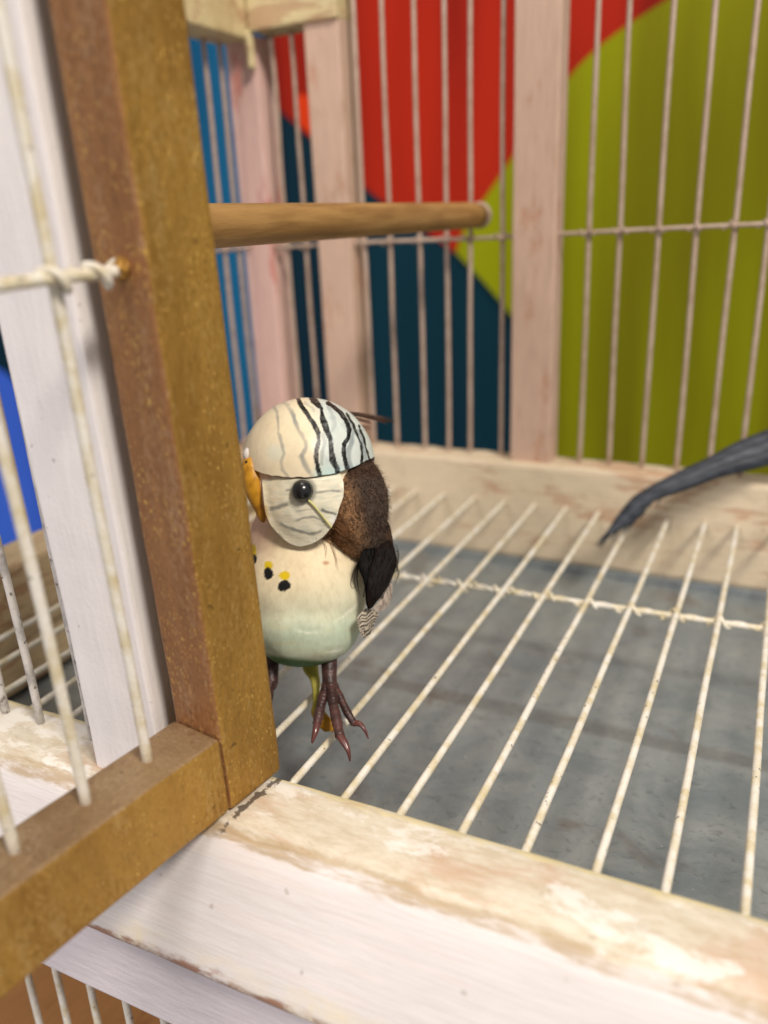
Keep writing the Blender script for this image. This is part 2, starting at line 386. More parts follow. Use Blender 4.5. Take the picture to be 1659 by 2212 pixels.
def wrapped_wire(p0, p1, r, cross, thin=.0007, turns=1.5, span_=.0068, wob=.0004, seed=1., helix=0.):
    """a straight tie wire with a thinner wire wound along it and knotted at each crossing"""
    parts = [straight_wire(p0, p1, r, seed, 60, wob)]
    p0 = Vector(p0); p1 = Vector(p1); ax = (p1 - p0); L = ax.length; ax.normalize()
    a = Vector((0, 0, 1)) if abs(ax.z) < .9 else Vector((1, 0, 0)); N = (a - a.dot(ax) * ax).normalized(); B = ax.cross(N)
    for c in cross:
        pts = []; span = span_
        for i in range(33):
            t = i / 32; th = 2 * math.pi * turns * t + c * 37; s = c - span / 2 + span * t
            e = 1 + .45 * math.exp(-((t - .5) / .2) ** 2)
            pts.append(p0 + ax * s + (N * math.cos(th) + B * math.sin(th)) * (r * 1.0 + thin * .5) * e)
        parts.append(tube(pts, thin, 6))
    if helix:
        k = int(L / helix * 10); pts = [p0 + ax * (L * i / k) + (N * math.cos(i * .628) + B * math.sin(i * .628)) * (r * .75) for i in range(k + 1)]
        parts.append(tube(pts, thin * .8, 6))
    return joinm(parts)
v, f = wrapped_wire((-.2560, .2780, -.0016), (.12, .2885, -.0016), .0011, [x + .256 for x in FX if -.25 < x < .115], .0008, 1.2, .0085, helix=.0158)
obj('cross_wire', mesh('cross_wire', v, f), m_wire, cage)
# back wall wires
bw = []
for s in range(3):
    v, f = straight_wire((0, 0, .016), (0, 0, .345), .00112, 20 + s * 2.3, 30, .0003); bw.append(mesh('back_wire', v, f))
BX = [-.245, -.2335, -.1992, -.1849, -.1684, -.1550, -.1432, -.1262, -.0861, -.0715, -.0562, -.0405, -.0263, -.0130, .0015, .016, .031, .046, .061]
for i, x in enumerate(BX):
    if x < -.223:
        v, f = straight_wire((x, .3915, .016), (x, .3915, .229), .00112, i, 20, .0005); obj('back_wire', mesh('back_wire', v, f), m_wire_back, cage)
    else:
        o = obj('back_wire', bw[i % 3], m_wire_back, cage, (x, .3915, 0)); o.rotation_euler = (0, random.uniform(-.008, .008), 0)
v, f = wrapped_wire((-.2545, .3898, .1255), (.10, .3898, .1312), .0009, [x + .2545 for x in BX], .0005)
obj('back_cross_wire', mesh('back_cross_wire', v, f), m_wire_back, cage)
# left side wall wires
sw_ = mesh('side_wire', *straight_wire((0, 0, .016), (0, 0, .227), .00112, 50, 24, .0005))
for i in range(9):
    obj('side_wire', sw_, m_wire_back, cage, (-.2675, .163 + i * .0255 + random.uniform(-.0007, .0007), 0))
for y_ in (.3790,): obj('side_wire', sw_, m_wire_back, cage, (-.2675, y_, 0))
v, f = wrapped_wire((-.2655, .146, .126), (-.2655, .387, .126), .0009, [.017 + i * .0255 for i in range(9)], .0005)
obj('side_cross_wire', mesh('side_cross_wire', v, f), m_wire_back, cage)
# front wires left of the post, and below the lower board
fw = [mesh('front_wire', *straight_wire((0, 0, .002), (0, 0, .33), .00118, 70 + s, 36, .0004)) for s in range(2)]
for i, x in enumerate((-.1645, -.1846, -.1990, -.2150, -.2310, -.2465)):
    o = obj('front_wire', fw[i % 2], m_wire_grey, cage, (x, .1393, 0)); o.rotation_euler.y = (.004, -.006, .003, .0, .005, -.004)[i]
lw = [mesh('lower_wire', *straight_wire((0, 0, -.17), (0, 0, -.054), .00112, 90 + s, 16, .0004)) for s in range(2)]
for i in range(14):
    obj('lower_wire', lw[i % 2], m_wire, cage, (-.1940 + .0140 * i, .1225, 0))
# floor of the compartment below the tray
obj('bottom_board', bar(-.34, .14, .118, .40, -.1800, -.1690, jit=.0003), whitewash('orange_brown_board', lin((196, 140, 84)), lin((160, 104, 60)), lin((120, 84, 50)), .6, 1, .3), cage)
obj('back_panel', bar(-.34, .14, .2600, .2660, -.1685, -.0400, jit=.0003, cuts=20), whitewash('orange_brown_panel', lin((214, 178, 136)), lin((186, 140, 98)), lin((150, 116, 84)), .56, 2, .35), cage)

# perch
PA, PB = Vector((-.1414, .1500, .1391)), Vector((-.1384, .3925, .1373))
pts = [PA.lerp(PB, t / 20) for t in range(21)]
rr = [.0057] * 19 + [.0057, .0053]
v, f = tube(pts, rr, 24); perch = obj('perch', mesh('perch', v, f), m_perch, cage)
v, f = tube([PB + Vector((0, -.0005, 0)), PB + Vector((0, .0016, 0))], .0061, 24); obj('perch_collar', mesh('perch_collar', v, f), m_wire_back, perch)

# ---------------------------------------------------------------- the gold door, open towards the viewer
DIR = Vector((.148, .989, 0)).normalized(); PER = Vector((DIR.y, -DIR.x, 0))      # along the door (into the cage), outward to +X
RZ = math.atan2(DIR.y, DIR.x) - math.pi / 2
HJ = Vector((-.1066, .1470, 0))                                                   # inner corner of the stile
def dpt(s, t, z): return HJ - DIR * s - PER * t + Vector((0, 0, z))             # s towards viewer, t into thickness
def dboard(s0, s1, t0, t1, z0, z1, **k):
    c = dpt((s0 + s1) / 2, (t0 + t1) / 2, (z0 + z1) / 2)
    sz = (t1 - t0, s1 - s0, z1 - z0); ax = max(range(3), key=lambda i: sz[i])
    return board(c, sz, rz=RZ, axis=ax, **k)
def gold_edges(m):                                                              # arris highlights and wear painted as brighter gold
    m.materials.append(m_gold_edge); k = len(m.materials) - 1
    for p in m.polygons:
        if max(abs(p.normal.dot(DIR)), abs(p.normal.dot(PER)), abs(p.normal.z)) < .94: p.material_index = k
SW, TH = .0184, .0158
m = dboard(0, SW, 0, TH, .0050, .330, bev=.0010, cuts=60, jit=.00028)
door = obj('door', m, m_gold, cage); door['label'] = 'open gold painted door with white wires'
m.materials.append(m_gold_in)
for p in m.polygons:
    if p.normal.dot(-DIR) > .8: p.material_index = 1
gold_edges(m)
m = dboard(SW + .0002, .15, .0002, TH - .0002, .0052, .0258, bev=.0010, cuts=50, jit=.00028)
rail = obj('bottom_rail', m, m_gold, door); m.materials.append(m_gold_top)
for p in m.polygons:
    if p.normal.z > .8: p.material_index = 1
gold_edges(m)
m = dboard(SW + .0002, .15, .0002, TH - .0002, .31, .330, bev=.001, cuts=20, jit=.0002); obj('top_rail', m, m_gold, door)
m = dboard(.1502, .1680, 0, TH, .0050, .330, bev=.001, cuts=40, jit=.0002); obj('free_stile', m, m_gold, door)
for i in range(7):
    s = .0330 + .0166 * i
    v, f = straight_wire(dpt(s, .0088, .0225), dpt(s, .0088, .312), .00122, 110 + i, 40, .0004)
    o = obj('door_wire', mesh('door_wire', v, f), m_wire, door)
    hp = dpt(s, .0088, .0256)
v, f = wrapped_wire(dpt(.0175, .0072, .1318), dpt(.151, .0072, .1290), .00125, [.0055, .0150, .0321, .0487, .0653, .0819, .0985, .1151], .00085, 1.05, .0075, wob=.0003, seed=4.)
obj('door_cross_wire', mesh('door_cross_wire', v, f), m_wire, door)
# blob of paint where the tie wire enters the stile
bm = bmesh.new(); bmesh.ops.create_icosphere(bm, subdivisions=3, radius=.0021)
for vv in bm.verts: vv.co *= 1 + .3 * mnoise.noise(vv.co * 900); vv.co += dpt(.0186, .0072, .1322)
m = bpy.data.meshes.new('paint_blob'); bm.to_mesh(m); bm.free(); obj('paint_blob', m, m_gold, door)
# added dark strip standing in for shade in the gap between post and door
obj('gap_shade_strip', bar(-.1306, -.1245, .1405, .1425, .004, .33, bev=.0003, cuts=12), plain('gap_shade_dark', lin((58, 52, 46)), .7, .2), cage)

# the front of the old cage leans a little out of plumb, towards the viewer
done = set()
for o_ in [c_ for c_ in cage.children if c_.name.startswith(('door', 'front_post', 'front_wire', 'gap_shade_strip'))] + list(door.children):
    if o_.data.name in done: continue
    done.add(o_.data.name)
    for v_ in o_.data.vertices:
        h_ = max(0., v_.co.z - .02); v_.co.y -= .025 * h_; v_.co.x -= .006 * h_
    o_.data.update()

# ---------------------------------------------------------------- tray
tray = thing('tray', 'grey zinc tray lying under the wire floor of the cage', 'tray', (-.06, .26, -.034))
obj('tray_sheet', bar(-.2780, .139, .1460, .3790, -.0345, -.0330, bev=.0003, cuts=20, jit=.0003), m_zinc, tray)
for a in ((-.2550, .139, .3775, .3790, -.0330, -.0290), (-.2550, .139, .1458, .1473, -.0330, -.0290)):
    obj('tray_rim', bar(*a, bev=.0003, cuts=10, jit=.0001), m_zinc, tray)

# ================================================================ the striped bird
D0 = .245; HX, HY = 668., 1010.
def P(px, py, wmm=0.): return at(px, py, D0 - wmm * .001)           # wmm: millimetres towards the viewer
ORG = P(HX, HY); TOW = -FWD
def loc(u, v, w_): return ORG + (RIGHT * u + UP * v + TOW * w_) * .001
MM = F / D0 * .001                                                    # picture units per millimetre at the bird
def ell_pts(c, r, nu=40, nv=24, rot=0.):
    vs = []; fs = []; ca, sa = math.cos(rot), math.sin(rot)
    for j in range(nv + 1):
        th = math.pi * j / nv
        for i in range(nu):
            ph = 2 * math.pi * i / nu
            a, b, d = r[0] * math.sin(th) * math.cos(ph), r[1] * math.cos(th), r[2] * math.sin(th) * math.sin(ph)
            vs.append(loc(c[0] + a * ca - b * sa, c[1] + a * sa + b * ca, c[2] + d))
    for j in range(nv):
        for i in range(nu):
            a0 = j * nu + i; a1 = j * nu + (i + 1) % nu; fs.append((a0, a1, a1 + nu, a0 + nu))
    return vs, fs
def remesh(parts, voxel, smooth_it=6, name='body'):
    v, f = joinm(parts); m = mesh(name, v, f)
    o = bpy.data.objects.new('tmp', m); COL.objects.link(o)
    r = o.modifiers.new('r', 'REMESH'); r.mode = 'VOXEL'; r.voxel_size = voxel; r.use_smooth_shade = True
    s = o.modifiers.new('s', 'SMOOTH'); s.factor = .5; s.iterations = smooth_it
    dg = bpy.context.evaluated_depsgraph_get(); dg.update()
    out = bpy.data.meshes.new_from_object(o.evaluated_get(dg)); bpy.data.objects.remove(o)
    out.name = name; out.polygons.foreach_set('use_smooth', [True] * len(out.polygons)); return out
def A7(p): x, y, d = proj(p); return (x - 515.7) / .21826, (y - 844.9) / .21826     # close-up drawing coordinates of head marks
BBC = {}
def displace(m, fn):
    import numpy as np
    k = len(m.vertices); co = np.empty(k * 3, 'f'); no = np.empty(k * 3, 'f')
    m.vertices.foreach_get('co', co); m.vertices.foreach_get('normal', no)
    out = co.copy()
    for i in range(k):
        p = Vector(co[3 * i:3 * i + 3]); d = fn(p)
        out[3 * i:3 * i + 3] += no[3 * i:3 * i + 3] * d
    m.vertices.foreach_set('co', out); m.update()
def seg_dist(x, y, L):
    bb = BBC.get(id(L))
    if bb is None: bb = BBC[id(L)] = (min(p[0] for p in L) - 60, max(p[0] for p in L) + 60, min(p[1] for p in L) - 60, max(p[1] for p in L) + 60, L)
    if x < bb[0] or x > bb[1] or y < bb[2] or y > bb[3]: return 999., .5
    best = 1e9; tb = 0
    for i in range(len(L) - 1):
        ax, ay = L[i]; bx, by = L[i + 1]; dx, dy = bx - ax, by - ay
        t = max(0, min(1, ((x - ax) * dx + (y - ay) * dy) / (dx * dx + dy * dy + 1e-9)))
        d = math.hypot(x - ax - dx * t, y - ay - dy * t)
        if d < best: best = d; tb = (i + t) / (len(L) - 1)
    return best, tb
def sm(a, b, x):
    if a == b: return 1. if x >= a else 0.
    t = max(0, min(1, (x - a) / (b - a))); return t * t * (3 - 2 * t)
def mixc(a, b, t): return tuple(a[i] + (b[i] - a[i]) * t for i in range(3)) + (1.,)
def nz(p, k, o=0.): return mnoise.noise(Vector(p) * k + Vector((o, o * 1.7, -o)))

bird = thing('bird', 'small handmade bird with black striped cream cap behind the gold door', 'bird', tuple(P(690, 1530)))
m_body = painted('cream_green_body_paint', .6, 520, (1, 1, .5), .2)
HC, HR = (-.4, -2.6, 0.), (18.5, 19.8, 18.2)
BC, BR = (-1.4, -36.5, -2.2), (18.6, 22.0, 16.2)
body_m = remesh([ell_pts(HC, HR), ell_pts(BC, BR), ell_pts((-1.2, -45.6, -1.2), (17.2, 14.0, 15.2), rot=.05), ell_pts((-2, -22, -3), (16.5, 15., 14.))], .00046, 40, 'body')
CR, MINT, GRN, PNK = lin((244, 226, 190)), lin((202, 213, 190)), lin((84, 122, 78)), lin((232, 180, 160))
spots = [((580, 1222), (9.5, 10), 1), ((615, 1243), (12, 9.5), 1), ((580, 1239), (10, 13.5), 0), ((614, 1265), (13, 12.5), 0), ((546, 1190), (8, 14), 1), ((548, 1208), (7, 11), 0)]
CREASE = ([(720, 1345), (745, 1330), (765, 1312), (775, 1300)], [(640, 1362), (665, 1368), (690, 1366)], [(700, 1407), (740, 1404)])
def body_paint(p):
    x, y, d = proj(p); n1 = nz(p, 90); n2 = nz(p, 900)
    yy = y + 22 * n1 + .06 * (x - 690)
    c = mixc(CR, MINT, sm(1215, 1385, yy) * .95)
    c = mixc(c, lin((184, 204, 182)), sm(1330, 1370, yy) * sm(1420, 1385, yy) * (.25 + .5 * n1))
    c = mixc(c, lin((205, 205, 170)), .5 * sm(.15, .5, nz(Vector((p.x, p.y, p.z * 5)), 120, 3)) * sm(1300, 1350, y))
    ye = 1437 - .00022 * (x - 715) ** 2 * 3.
    c = mixc(c, GRN, sm(ye - 16, ye - 4, y + 3 * n1))
    c = mixc(c, PNK, .7 * sm(620, 555, x) * sm(1230, 1140, y))  # pink reflection of the gold door painted onto the chest
    r = math.hypot((x - 704) / 7, (y - 1216) / 4.5); c = mixc(c, lin((176, 112, 62)), .7 * sm(1.5, .4, r))
    if d < D0:
        for (cx, cy), (rx, ry), k in spots:
            r = math.hypot((x - cx) / rx, (y - cy) / ry) + .22 * n2 + .18 * nz(p, 420, 2)
            c = mixc(c, lin((232, 200, 24)) if k else lin((14, 14, 16)), sm(1.06, .92, r))
    # crease highlights painted into the colour of the paper skin
    for L in CREASE:
        dd, t = seg_dist(x, y, L); c = mixc(c, lin((238, 236, 220)), .7 * sm(3.2, .8, dd + 2 * n2) * math.sin(math.pi * max(.05, t)))
    return c
paint(body_m, body_paint)
def dents(p):                                                        # shallow dents and creases in the papery body
    x, y, d = proj(p)
    e = .00055 * nz(p, 110, 7) * sm(1200, 1330, y)
    for L in CREASE: e -= .00008 * sm(9, 1, seg_dist(x, y + 5, L)[0])
    return e
displace(body_m, dents)
body = obj('body', body_m, m_body, bird)

# cap: thin painted shell over the crown
K7 = lambda L: L
blk = [([(585, 60), (590, 90), (620, 160), (680, 240), (740, 330), (785, 420), (790, 500), (765, 590), (765, 680), (780, 760), (800, 825)], 23),
       ([(720, 80), (750, 110), (815, 180), (825, 270), (860, 380), (905, 480), (915, 600), (925, 690), (965, 760), (985, 840)], 27),
       ([(880, 130), (930, 165), (990, 215), (1050, 290), (1085, 380), (1080, 460), (1035, 530), (1030, 620), (1050, 700), (1075, 800)], 23),
       ([(1060, 235), (1075, 260), (1120, 330), (1160, 430), (1200, 530), (1210, 620), (1205, 760)], 13),
       ([(1180, 350), (1195, 390), (1230, 480), (1250, 570), (1275, 660), (1300, 740)], 12)]
gry = [([(350, 160), (385, 220), (400, 330), (400, 420), (430, 520), (455, 620), (425, 700), (440, 780), (510, 870)], 20, .42),
       ([(440, 120), (480, 140), (540, 240), (560, 310), (600, 400), (660, 500), (670, 560), (625, 640), (645, 720), (690, 790), (740, 860)], 26, .5),
       ([(825, 430), (845, 500), (825, 620), (820, 720)], 26, .35), ([(885, 170), (930, 260), (945, 340), (925, 400)], 26, .4),
       ([(1090, 300), (1130, 400), (1110, 500), (1075, 590), (1085, 690), (1115, 770)], 27, .6), ([(655, 130), (720, 170), (745, 210)], 16, .35),
       ([(1170, 390), (1215, 500), (1235, 610), (1240, 700)], 18, .5), ([(620, 650), (660, 730), (700, 790)], 34, .45)]
edge_u = [(-19.6, 7.), (-18.6, 4.2), (-17, .2), (-14, -2.4), (-9, -4.0), (-3, -4.6), (3, -4.5), (9, -3.4), (14, -1.4), (19.6, 2.2)]
def edge_v(u):
    for i in range(len(edge_u) - 1):
        a, b = edge_u[i], edge_u[i + 1]
        if u <= b[0]: t = max(0, (u - a[0]) / (b[0] - a[0])); return a[1] + (b[1] - a[1]) * t
    return edge_u[-1][1]
CC, CRAD = Vector((-.2, .9, 0)), 19.35
NU, NV = 420, 170; vs = []; fs = []
for j in range(NV + 1):
    for i in range(NU):
        ph = 2 * math.pi * i / NU; cu, sw2 = math.cos(ph), math.sin(ph)
        ve = edge_v(CRAD * cu) - (3.2 * max(0, -sw2)) + .22 * mnoise.noise(Vector((cu * 9, sw2 * 9, 2)))
        thm = math.acos(max(-1, min(1, ve / CRAD))); th = thm * (j / NV) ** .9
        r = CRAD * (1 + .006 * mnoise.noise(Vector((cu * math.sin(th) * 3, math.cos(th) * 3, sw2 * 3)))) + .10 * max(0, (j / NV - .93) / .07) ** 2
        vs.append(loc(CC.x + r * math.sin(th) * cu, CC.y + r * math.cos(th), CC.z + r * math.sin(th) * sw2))
for j in range(NV):
    for i in range(NU):
        a0 = j * NU + i; a1 = j * NU + (i + 1) % NU; fs.append((a0, a0 + NU, a1 + NU, a1))
cap_m = mesh('cap', vs, fs)
C_CR, C_BW, C_CY = lin((244, 228, 196)), lin((212, 219, 213)), lin((192, 222, 218))
def cap_paint(p):
    x, y = A7(p); n1 = nz(p, 160); n2 = nz(p, 1500); n3 = nz(p, 500, 4)
    x += 5 * n3; y += 5 * nz(p, 500, 8)
    t = sm(620, 830, x + 50 * n1 - .12 * y); c = mixc(C_CR, C_BW, t)
    c = mixc(c, lin((176, 188, 188)), .45 * t * sm(.05, .45, nz((p.x * 2, p.y * 2, p.z * .6), 260, 6)))
    c = mixc(c, lin((236, 214, 180)), .45 * sm(.1, .5, nz(p, 110, 5)) * (1 - t))
    c = mixc(c, C_CY, .8 * sm(690, 800, y + 60 * n1) * sm(690, 790, x))
    c = mixc(c, lin((222, 228, 214)), .5 * sm(120, 40, math.hypot(x - 370, y - 610)) + 0)
    for L, hw, al in gry:
        d, tt = seg_dist(x, y, L); c = mixc(c, lin((112, 124, 130)), 1.35 * al * sm(hw * 1.15, hw * .35, d + 9 * n3) * (.75 + .5 * n1))
    for L, hw in blk:
        d, tt = seg_dist(x, y, L); h = hw * (.98 + .6 * nz((tt * 6, hw, 1), 1.))
        c = mixc(c, lin((17, 16, 17)), sm(h + 2.5, h - 3.5, d + 3 * n2) * (1. - .15 * max(0, n2) - .2 * max(0, nz(p, 700, 3))))
    return c
paint(cap_m, cap_paint)
m_cap = painted('striped_cap_paint', .38, 420, (1, 1, .6), .10)
cap = obj('cap', cap_m, m_cap, bird); cap['label'] = 'cream cap with wavy black stripes'
sd = cap.modifiers.new('thickness', 'SOLIDIFY'); sd.thickness = .0004; sd.offset = -1

# cheek: a thin round petal glued on the side of the face
def head_w(u, v, grow):
    a = 1 - ((u - HC[0]) / (HR[0] + grow)) ** 2 - ((v - HC[1] + 2.6) / (HR[1] + 2.4 + grow)) ** 2
    w1 = HC[2] + (HR[2] + grow) * math.sqrt(max(.02, a))
    b = 1 - ((u + 2) / 16.5) ** 2 - ((v + 22) / 15.) ** 2; c = 1 - ((u - BC[0]) / BR[0]) ** 2 - ((v - BC[1]) / BR[1]) ** 2
    return max(w1, -3 + 14.2 * math.sqrt(max(0, b)) + grow, BC[2] + BR[2] * math.sqrt(max(0, c)) + grow + .3)
def on_head(px, py, grow):
    w_ = 10.
    for _ in range(8):
        s = (D0 - w_ * .001) / F * 1000; u, v = (px - HX) * s, (HY - py) * s; w_ = head_w(u, v, grow)
    return P(px, py, w_)
def D7(x, y): return 515.7 + x * .21826, 844.9 + y * .21826
def ye_(x): return 882 - ((x - 660) / 530) ** 2 * 110
def petal(name, outline, centre, grow0, lift, mat, fn, rings=60, nseg=260, parent=None):
    O = [(p.x, p.y) for p in catmull([(x, y, 0) for x, y in outline + outline[:1]], 12)][:-1]
    N = len(O); vs = []; fs = []
    for j in range(rings + 1):
        t = j / rings
        for i in range(nseg):
            k = i * N / nseg; a = O[int(k) % N]; b = O[(int(k) + 1) % N]; ft = k - int(k)
            ex, ey = a[0] + (b[0] - a[0]) * ft, a[1] + (b[1] - a[1]) * ft
            wob = 1 + .010 * mnoise.noise(Vector((ex * .05, ey * .05, 3)))
            x = centre[0] + (ex - centre[0]) * t * wob; y = centre[1] + (ey - centre[1]) * t * wob
            px, py = D7(x, y); vs.append(on_head(px, py, grow0 - .9 * sm(ye_(x) + 4, ye_(x) - 36, y) + lift * sm(880, 960, y) * max(0, (t - .8) / .2) ** 2 + .12 * mnoise.noise(Vector((x * .012, y * .012, 1)))))
    for j in range(rings):
        for i in range(nseg):
            a0 = j * nseg + i; a1 = j * nseg + (i + 1) % nseg
            fs.append((a0, a0 + nseg, a1 + nseg, a1))
    m = mesh(name, vs, fs); paint(m, fn); o = obj(name, m, mat, parent or bird)
    s = o.modifiers.new('thickness', 'SOLIDIFY'); s.thickness = .00035; s.offset = 1; return o
ck = [([(300, 1160), (360, 1155), (420, 1140), (510, 1105)], 20, .6), ([(740, 1010), (820, 1000), (900, 985), (1035, 992)], 11, .55), ([(555, 1285), (640, 1250), (740, 1240), (800, 1265), (860, 1305)], 11, .5),
      ([(390, 1290), (470, 1335), (580, 1375), (700, 1405), (780, 1395), (835, 1365)], 15, .6), ([(800, 1165), (870, 1190), (930, 1205), (975, 1225)], 15, .75), ([(330, 1340), (380, 1400), (450, 1455)], 12, .5), ([(550, 1195), (640, 1175), (740, 1165)], 9, .3), ([(470, 985), (520, 970)], 10, .5)]
def cheek_paint(p):
    x, y = A7(p); n1 = nz(p, 200); n3 = nz((p.x * 2, p.y * 2, p.z * 6), 160, 3); f = nz((p.x, p.y, p.z * 4), 500, 2)
    c = mixc(lin((238, 230, 206)), lin((222, 219, 198)), sm(-.3, .5, n3)); c = mixc(c, lin((240, 222, 184)), sm(560, 300, x) * .6)
    c = mixc(c, lin((232, 230, 216)), .5 * sm(.1, .5, f))
    for L, hw, al in ck:
        d, t = seg_dist(x, y, L); c = mixc(c, lin((88, 94, 98)), 1.15 * al * sm(hw * 1.7, hw * .2, d + 8 * nz(p, 700)) * min(1, 3 * math.sin(math.pi * max(.03, min(.97, t)))))
    r = math.hypot(x - 640, y - 990); c = mixc(c, lin((120, 118, 104)), .8 * sm(150, 100, r + 20 * n1))
    c = mixc(c, lin((240, 240, 236)), .8 * sm(60, 25, math.hypot(x - 940, y - 1270) + 20 * n1))
    c = mixc(c, lin((206, 164, 60)), .6 * sm(30, 8, abs(x - 275 - (y - 1200) * .15)) * sm(1090, 1160, y) * sm(1330, 1230, y))
    return c
m_cheek = painted('painted_petal', .40, 600, (.5, .5, 2.), .08)
out_c = [(236, 800), (238, 950), (250, 1080), (268, 1200), (300, 1290), (360, 1380), (430, 1450), (500, 1500), (575, 1530), (650, 1528), (740, 1500), (830, 1445), (900, 1370), (950, 1290), (978, 1220), (1000, 1140), (1030, 1060), (1040, 980), (1030, 900), (1000, 820), (900, 770), (700, 750), (450, 740), (320, 760)]
cheek = petal('cheek', out_c, (640, 1120), .35, .55, m_cheek, cheek_paint)
# eye: glossy black bead with a small hole
ep = D7(630, 985); ec = on_head(ep[0], ep[1], 1.1)
def ball(c, r, n=24, sc=(1, 1, 1)):
    vs = []; fs = []
    for j in range(n + 1):
        for i in range(2 * n):
            th = math.pi * j / n; ph = math.pi * i / n
            vs.append(c + (RIGHT * math.sin(th) * math.cos(ph) * sc[0] + UP * math.cos(th) * sc[1] + TOW * math.sin(th) * math.sin(ph) * sc[2]) * r)
    for j in range(n):
        for i in range(2 * n):
            a = j * 2 * n + i; b = j * 2 * n + (i + 1) % (2 * n); fs.append((a, a + 2 * n, b + 2 * n, b))
    return vs, fs
v, f = ball(ec, .0030); eye = obj('eye', mesh('eye', v, f), plain('black_bead', (.012, .012, .014, 1), .24, 0, None, .0, .6), bird)
hd = (TOW * .80 + RIGHT * .42 - UP * .42).normalized()
v, f = tube([ec + hd * .00292, ec + hd * .00306], .0007, 16); obj('bead_hole', mesh('bead_hole', v, f), plain('bead_hole_black', (.002, .002, .002, 1), .9), eye)
# straw-yellow quill from the eye across the cheek
q = [(690, 1080), (740, 1130), (790, 1190), (850, 1265), (918, 1350)]
v, f = tube(catmull([on_head(*D7(*a), 1.25 + (.4 if i == 4 else 0)) for i, a in enumerate(q)], 8), interp([.0004, .00034, .0003, .0003, .00026], 8), 8)
obj('quill', mesh('quill', v, f), plain('straw_yellow', lin((212, 207, 140)), .4), bird)
# beak, cere, nostril
bk = [((105, 660), 1.5, 11.), ((125, 740), 2.5, 10.8), ((150, 870), 3.0, 10.6), ((172, 990), 2.7, 10.4), ((196, 1100), 1.9, 10.), ((216, 1190), 1.25, 9.6), ((238, 1270), .75, 9.2), ((246, 1300), .25, 9.)]
pts = catmull([P(*D7(*a), w_) for a, r, w_ in bk], 8); rr = interp([r * .00118 for a, r, w_ in bk], 8)
v, f = tube(pts, rr, 28)
bm_ = mesh('beak', v, f)
def beak_paint(p):
    x, y = A7(p); return mixc(lin((208, 150, 40)), lin((150, 96, 24)), sm(-.2, .5, nz((p.x, p.y, p.z * .4), 900)) * .6 + .3 * sm(1050, 1250, y))
paint(bm_, beak_paint); obj('beak', bm_, painted('golden_beak_paint', .38, 900, (1, 1, .3), .12), bird)
v, f = ball(P(*D7(98, 632), 9.5), .0018, 16, (.9, 1.2, 1.)); cere = obj('cere', mesh('cere', v, f), plain('white_cere', lin((232, 226, 222)), .5, 0, 900), bird)
v, f = ball(P(*D7(84, 708), 12.6), .0007, 10); obj('nostril', mesh('nostril', v, f), plain('nostril_black', (.01, .01, .01, 1), .7), bird)

# brown downy feathers on the nape
NC, NR = (12.6, -10.6, .6), (11.0, 16.2, 15.2)
m_nape = remesh([ell_pts(NC, NR, rot=.10), ell_pts((15.3, -20.3, 2.), (7.4, 6.8, 9.)), ell_pts((17.2, -22, -5), (6.6, 13.5, 9.), rot=.10)], .00042, 8, 'nape_feathers')
def nape_paint(p):
    x, y = A7(p); n1 = nz(p, 1100); n2 = nz((p.x, p.y, p.z * .5), 420, 3); n0 = nz(p, 120, 6)
    base = mixc(lin((148, 114, 82)), lin((66, 56, 50)), sm(1000, 1260, x + 60 * n0 - .22 * (y - 1100)))
    base = mixc(base, lin((64, 44, 34)), sm(880, 800, y) * .8)
    c = mixc(base, lin((60, 42, 36)), .6 * sm(.02, .4, n1 * .6 + n2 * .5))
    return c
paint(m_nape, nape_paint)
displace(m_nape, lambda p: .00025 * nz(p, 1300, 5) + .0003 * nz(p, 450, 1))
def down_mat():
    n = NT('brown_down'); a = n.n('ShaderNodeVertexColor', layer_name='paint').outputs[0]
    f = n.noise((1, 1, .55), 1700, 4, .7, 1.2); g = n.noise((1.4, 1.4, .8), 3200, 3, .6, 1.5, (4, 4, 1))
    c = n.mix(n.ramp(f, .46, .60), n.mix(1., a, (1.7, 1.6, 1.5, 1), 'MULTIPLY'), n.mix(1., a, (.30, .27, .27, 1), 'MULTIPLY'))
    c = n.mix(n.math('MULTIPLY', n.ramp(g, .62, .70), .5), c, lin((176, 156, 134)))
    n.bump(n.math('ADD', f, g), .0007, .8); return n.out(c, .85, 0., .12)
m_down = down_mat()
nape = obj('nape_feathers', m_nape, m_down, bird)
def strand(p, r0, r1=None, n=3):
    k = len(p); r1 = r0 * .3 if r1 is None else r1
    return tube(p, [r0 + (r1 - r0) * i / (k - 1) for i in range(k)], n)
# fuzz: short curled barbs standing off the down
random.seed(3); parts = []; vv = [(Vector(v_.co), Vector(v_.normal)) for v_ in m_nape.vertices]
for i in range(3400):
    a_co, a_no = vv[random.randrange(len(vv))]; x, y, d = proj(a_co)
    if d > D0 + .008 or x < 742 or y < 985: continue
    n = a_no; t = (UP * random.uniform(-1, .2) + RIGHT * random.uniform(-.5, .9)).normalized(); L = random.uniform(.0007, .0018); cu = random.uniform(-1, 1)
    b = n.cross(t); pts = [a_co + n * (.00006 + .0004 * math.sin(math.pi * s / 4) * random.uniform(.5, 1.)) + t * L * s / 4 + b * L * .5 * cu * math.sin(1.6 * math.pi * s / 4) for s in range(5)]
    parts.append(strand(pts, .000045))
v, f = joinm(parts); o = obj('down_barbs', mesh('down_barbs', v, f), plain('grey_brown_barbs', lin((128, 106, 88)), .8, 0, None, .5), nape); o['kind'] = 'stuff'
from mathutils.bvhtree import BVHTree
TREES = [BVHTree.FromPolygons([v_.co.copy() for v_ in q_.vertices], [tuple(p_.vertices) for p_ in q_.polygons]) for q_ in (body_m, m_nape, cheek.data)]
